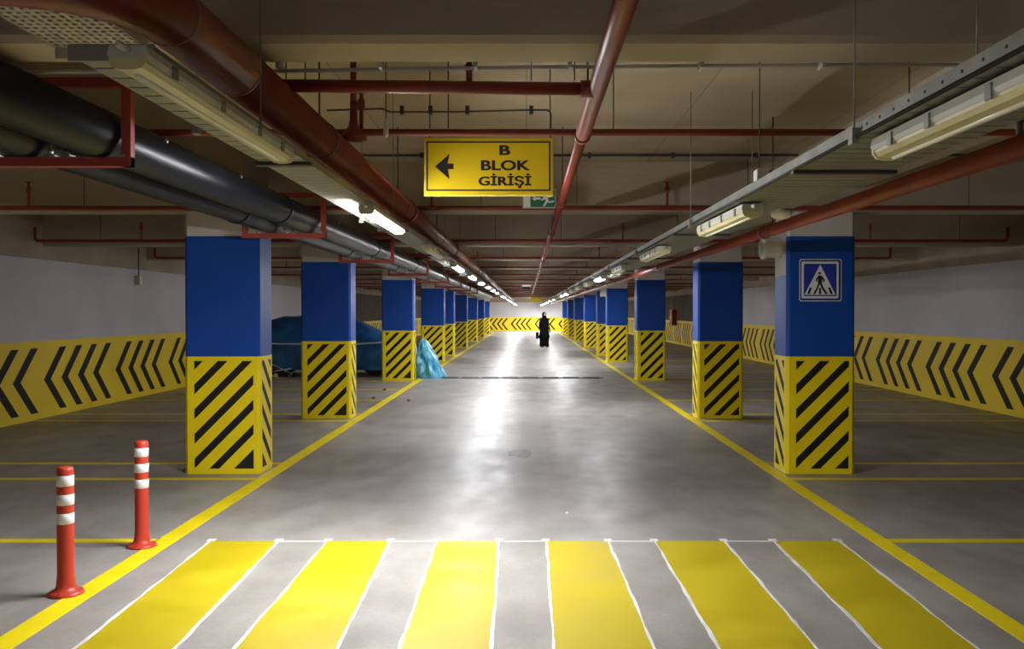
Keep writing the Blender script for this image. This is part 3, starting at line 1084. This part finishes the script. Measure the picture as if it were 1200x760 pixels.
bollard(-2.695, 5.22, 'red bollard with three white bands, the one nearer the camera')
bollard(-2.86 + .155, 6.28, 'red bollard with three white bands, the one farther from the camera')

# ------------------------------------------------------------------ speed bump
t = thing('speed_bump', 'low black speed bump strip across the lane beyond the third columns', 'speed bump', (0, 22.2, 0))
xx = -2.1
k = 0
while xx < 1.85:
    pr = [(-.14, 0), (-.12, .018), (-.05, .034), (.05, .034), (.12, .018), (.14, 0)]
    m = MB().prism([(y, z) for y, z in pr], xx, xx + .40, 'x')
    m.build('segment', 'bump_black', t)
    MB().box(xx + .40, xx + .50, -.11, .11, 0, .022).build('joint_piece', 'stain', t)
    xx += .50
    k += 1

# ------------------------------------------------------------------ covered car
t = thing('covered_car', 'parked car wrapped in a dark blue tarpaulin between left columns', 'car', (0, 23.6, 0))
prof = [(-7.30, .62), (-7.25, .95), (-7.0, 1.08), (-6.7, 1.42), (-6.3, 1.54), (-5.4, 1.56), (-4.75, 1.50), (-4.35, 1.40),
        (-3.95, 1.17), (-3.6, 1.02), (-3.2, .93), (-2.98, .80), (-2.92, .55)]


def lerp_prof(x):
    for (a, h), (b, g) in zip(prof, prof[1:]):
        if a <= x <= b:
            s = (x - a) / (b - a)
            return h + (g - h) * s
    return prof[-1][1]


m = MB()
NX, NA = 72, 44
vs, fs = [], []
for i in range(NX + 1):
    x = -7.30 + (7.30 - 2.92) * i / NX
    h = lerp_prof(x)
    endf = min(1.0, (x + 7.32) / .35, (-2.90 - x) / .35)
    hw = .93 * (0.80 + 0.20 * max(0, endf) ** .5)
    for k in range(NA + 1):
        a = math.pi * k / NA
        ca, sa = math.cos(a), math.sin(a)
        e = .42
        yv = -hw * math.copysign(abs(ca) ** e, ca)
        zz = .17 + (h - .17) * (abs(sa) ** .62)
        # cabin narrower than the body
        if zz > .95:
            yv *= 1 - .28 * min(1, (zz - .95) / .5)
        w = noise.noise(Vector((x * 2.2, yv * 2.0, zz * 2.5))) * .05
        w += .028 * math.sin(x * 9 + 3 * noise.noise(Vector((x, 0, zz * 2)))) * max(0, 1 - zz / 1.2)
        vs.append((x + w * .3, yv * (1 + w), zz + w * .5 * (sa > .3)))
for i in range(NX):
    for k in range(NA):
        fs.append((i * (NA + 1) + k, i * (NA + 1) + k + 1, (i + 1) * (NA + 1) + k + 1, (i + 1) * (NA + 1) + k))
fs.append(tuple(k for k in range(NA + 1)))
fs.append(tuple(NX * (NA + 1) + k for k in range(NA + 1)))
m.add(vs, fs, True).build('tarpaulin', 'tarp', t)
for x in (-6.45, -3.85):
    for y in (-.72, .72):
        MB().lathe([(.18, -.09), (.29, -.09), (.31, -.07), (.31, .07), (.29, .09), (.18, .09)], (x, y, .31), 22, 'y').build('wheel', 'rubber', t)
rp = [(-7.1, -1.02, .86), (-6.2, -1.0, .84), (-5.2, -1.0, .83), (-4.4, -1.0, .83), (-3.7, -1.0, .87), (-3.0, -.9, .92)]
MB().tube(rp, .02, 8).build('rope', 'rope', t)

# folded metal frame lying beside the car
t = thing('folding_frame', 'folded silver metal frame on the floor beside the covered car', 'frame', (-6.1, 22.25, 0))
for a, b in (((-.33, 0, .40), (.26, .04, .10)), ((-.30, .05, .14), (.25, 0, .24)), ((-.30, .05, .16), (-.20, .02, .02)), ((.24, .03, .12), (.20, 0, .02))):
    MB().tube([a, b], .016, 8).build('rail', 'bright_steel', t)
MB().lathe([(.03, -.02), (.06, -.02), (.06, .02), (.03, .02)], (-.14, .02, .06), 14, 'y').build('wheel', 'plastic_grey', t)
MB().lathe([(.03, -.02), (.06, -.02), (.06, .02), (.03, .02)], (.2, .02, .06), 14, 'y').build('wheel', 'rubber', t)

# bright blue bundle by the third column
t = thing('tarpaulin_bundle', 'crumpled bright blue plastic bundle slumped against the third left column', 'bundle', (-2.42, 22.45, 0))
m = MB()
vs, fs = [], []
NA, NH = 40, 26
for j in range(NH + 1):
    v = j / NH
    z = .97 * v
    rad = .33 * (1 - v ** 2.2) ** .6 * (1 - .38 * v) + .02
    if j == NH:
        rad = .02
    for k in range(NA):
        a = 2 * math.pi * k / NA
        p = Vector((math.cos(a) * 1.3, math.sin(a) * 1.3, z * 1.6 + 4))
        f = 1 + .34 * noise.noise(p * 1.6) + .26 * noise.noise(p * 3.7) + .09 * math.sin(a * 9 + v * 5)
        vs.append((-.17 * v + rad * f * math.cos(a), rad * f * math.sin(a), z))
for j in range(NH):
    for k in range(NA):
        fs.append((j * NA + k, j * NA + (k + 1) % NA, (j + 1) * NA + (k + 1) % NA, (j + 1) * NA + k))
fs += [tuple(range(NA)), tuple(NH * NA + k for k in range(NA))]
m.add(vs, fs, False).build('plastic_sheet', 'tarp_bright', t)
MB().tube([(-.22 + .085 * math.cos(a), .085 * math.sin(a), .86) for a in [2 * math.pi * k / 12 for k in range(13)]], .012, 6).build('tie', 'rope', t)

# fire cabinet far right
t = thing('fire_cabinet', 'dark red cabinet fixed to the far right wall', 'cabinet', (XR - .03, 46.2, 0))
MB().box(-.22, 0, -.35, .35, .95, 1.75).build('case', 'dark_red', t)
d = MB().box(-.235, -.22, -.31, .31, .99, 1.71).build('door', 'dark_red', t)
MB().box(-.25, -.235, .2, .24, 1.28, 1.42).build('handle', 'bright_steel', d)

# bits of litter
for (x, y, r, lab, mm) in ((-2.90, 17.0, .035, 'small dark crumpled scrap on the floor left of the lane line', 'litter_brown'),
                           (-2.18, 16.5, .032, 'small brown scrap on the floor inside the lane', 'litter_brown'),
                           (-2.98, 18.8, .04, 'small reddish scrap on the floor near the third left column', 'dark_red'),
                           (.33, 7.28, .018, 'tiny white paper scrap on the lane floor', 'sign_white')):
    bm_v, bm_f = [], []
    m = MB()
    rnd = random.Random(int(x * 100))
    pr = [(r * .3, 0), (r * rnd.uniform(.8, 1.1), r * .25), (r * rnd.uniform(.7, 1.2), r * .7), (r * .4, r * 1.1)]
    m.lathe(pr, (0, 0, 0), 7)
    m.v = [(a * rnd.uniform(.7, 1.3), b * rnd.uniform(.7, 1.3), c) for a, b, c in m.v]
    m.s = [False] * len(m.s)
    tag(m.build('litter', mm, None, (x, y, .0)), lab, 'litter')

# ------------------------------------------------------------------ person in the lane
PX, PYY = .83, 41.7
t = thing('person', 'person in long black clothing standing in the lane far away', 'person', (PX, PYY, 0), rz=math.radians(25))
jt, ed, rad_ = [], [], []


def J(p, r, parent=None):
    jt.append(p)
    rad_.append(r)
    if parent is not None:
        ed.append((parent, len(jt) - 1))
    return len(jt) - 1


pel = J((0, 0, .88), (.15, .11))
sp = J((0, .0, 1.05), (.135, .10), pel)
ch = J((0, .01, 1.25), (.16, .11), sp)
nb = J((0, .01, 1.36), (.07, .065), ch)
nk = J((0, 0, 1.41), (.055, .055), nb)
hd0 = J((0, -.01, 1.47), (.075, .085), nk)
hd1 = J((0, -.01, 1.55), (.078, .09), hd0)
hd2 = J((0, 0, 1.60), (.05, .06), hd1)
for s in (-1, 1):
    hp = J((s * .085, 0, .80), (.085, .085), pel)
    kn = J((s * .10, -.02 if s > 0 else .03, .45), (.058, .06), hp)
    an = J((s * .10, .02 if s > 0 else .08, .08), (.04, .042), kn)
    J((s * .11, (.02 if s > 0 else .08) - .15, .035), (.035, .03), an)
    sh = J((s * .175, .01, 1.31), (.055, .055), ch)
    el = J((s * .235, .03, 1.05), (.042, .042), sh)
    wr = J((s * .25, -.06, .82), (.028, .028), el)
    pm = J((s * .252, -.08, .745), (.034, .022), wr)
    for q in range(4):
        f1 = J((s * .254, -.105 + q * .02, .70), (.009, .009), pm)
        f2 = J((s * .248, -.100 + q * .018, .67 - (.012 if q in (1, 2) else 0)), (.008, .008), f1)
    th = J((s * .245, -.112, .76), (.010, .010), wr)
    J((s * .24, -.13, .73), (.009, .009), th)
me = bpy.data.meshes.new('body')
me.from_pydata(jt, ed, [])
body = obj('body', me, t)
me.materials.append(MATS['black_cloth'])
md = body.modifiers.new('skin', 'SKIN')
md.use_smooth_shade = True
for i, sv in enumerate(me.skin_vertices[0].data):
    sv.radius = rad_[i]
    sv.use_root = (i == pel)
sb = body.modifiers.new('sub', 'SUBSURF')
sb.levels = sb.render_levels = 1
# long coat
m = MB()
rings = [(1.37, .075, .065), (1.335, .17, .09), (1.29, .215, .12), (1.15, .20, .135), (1.0, .185, .13), (.85, .215, .155), (.62, .245, .185), (.44, .285, .21), (.42, .24, .19), (.25, .225, .185), (.07, .235, .20), (.06, .21, .17)]
vs, fs = [], []
NA = 28
for z, a_, b_ in rings:
    for k in range(NA):
        a = 2 * math.pi * k / NA
        f = 1 + .05 * math.sin(a * 6) * max(0, (1.0 - z))
        vs.append((a_ * f * math.cos(a), b_ * f * math.sin(a) + .01, z))
for j in range(len(rings) - 1):
    for k in range(NA):
        fs.append((j * NA + k, j * NA + (k + 1) % NA, (j + 1) * NA + (k + 1) % NA, (j + 1) * NA + k))
m.add(vs, fs, True).build('coat', 'black_cloth', t)
m = MB()
m.lathe([(.0, 1.645), (.06, 1.63), (.10, 1.58), (.105, 1.52), (.10, 1.45), (.105, 1.40), (.15, 1.34)], (0, .022, 0), 20).build('headscarf', 'black_cloth', t)
m = MB()
vs, fs = [], []
for j in range(9):
    e = math.pi * (j / 8 - .5)
    for k in range(14):
        a = 2 * math.pi * k / 14
        vs.append((.058 * math.cos(e) * math.cos(a), -.055 - .045 * max(0, -math.cos(e) * math.sin(a)), 1.52 + .082 * math.sin(e)))
for j in range(8):
    for k in range(14):
        fs.append((j * 14 + k, j * 14 + (k + 1) % 14, (j + 1) * 14 + (k + 1) % 14, (j + 1) * 14 + k))
fc = m.add(vs, fs, True).build('face', 'skin', t)
MB().prism([(-.012, 1.495), (.012, 1.495), (.005, 1.53), (-.005, 1.53)], -.118, -.09, 'y').build('nose', 'skin', fc)
for s in (-1, 1):
    MB().lathe([(.008, -.1), (.006, -.104)], (s * .025, 0, 1.53), 8, 'y').build('eye', 'sign_black', fc)
MB().box(-.022, .022, -.1, -.094, 1.465, 1.472).build('mouth', 'dark_red', fc)
for s in (-1, 1):
    y = -.07 if s > 0 else -.01
    MB().prism(rrect(s * .11 - .045, s * .11 + .045, 0, .085, .03), y - .12, y + .13, 'y').build('shoe', 'rubber', t)
# bag hanging from the hand
bx = PX - .33
t = thing('handbag', 'dark bag hanging at the side of the person in black', 'bag', (bx, PYY - .12, .40))
MB().prism(rrect(-.07, .07, 0, .30, .02), -.15, .15, 'y').build('pouch', 'black_cloth', t)
MB().tube([(0, -.09, .29), (.02, -.06, .38), (.05, .0, .42), (.02, .06, .38), (0, .09, .29)], .01, 6).build('handle', 'rubber', t)
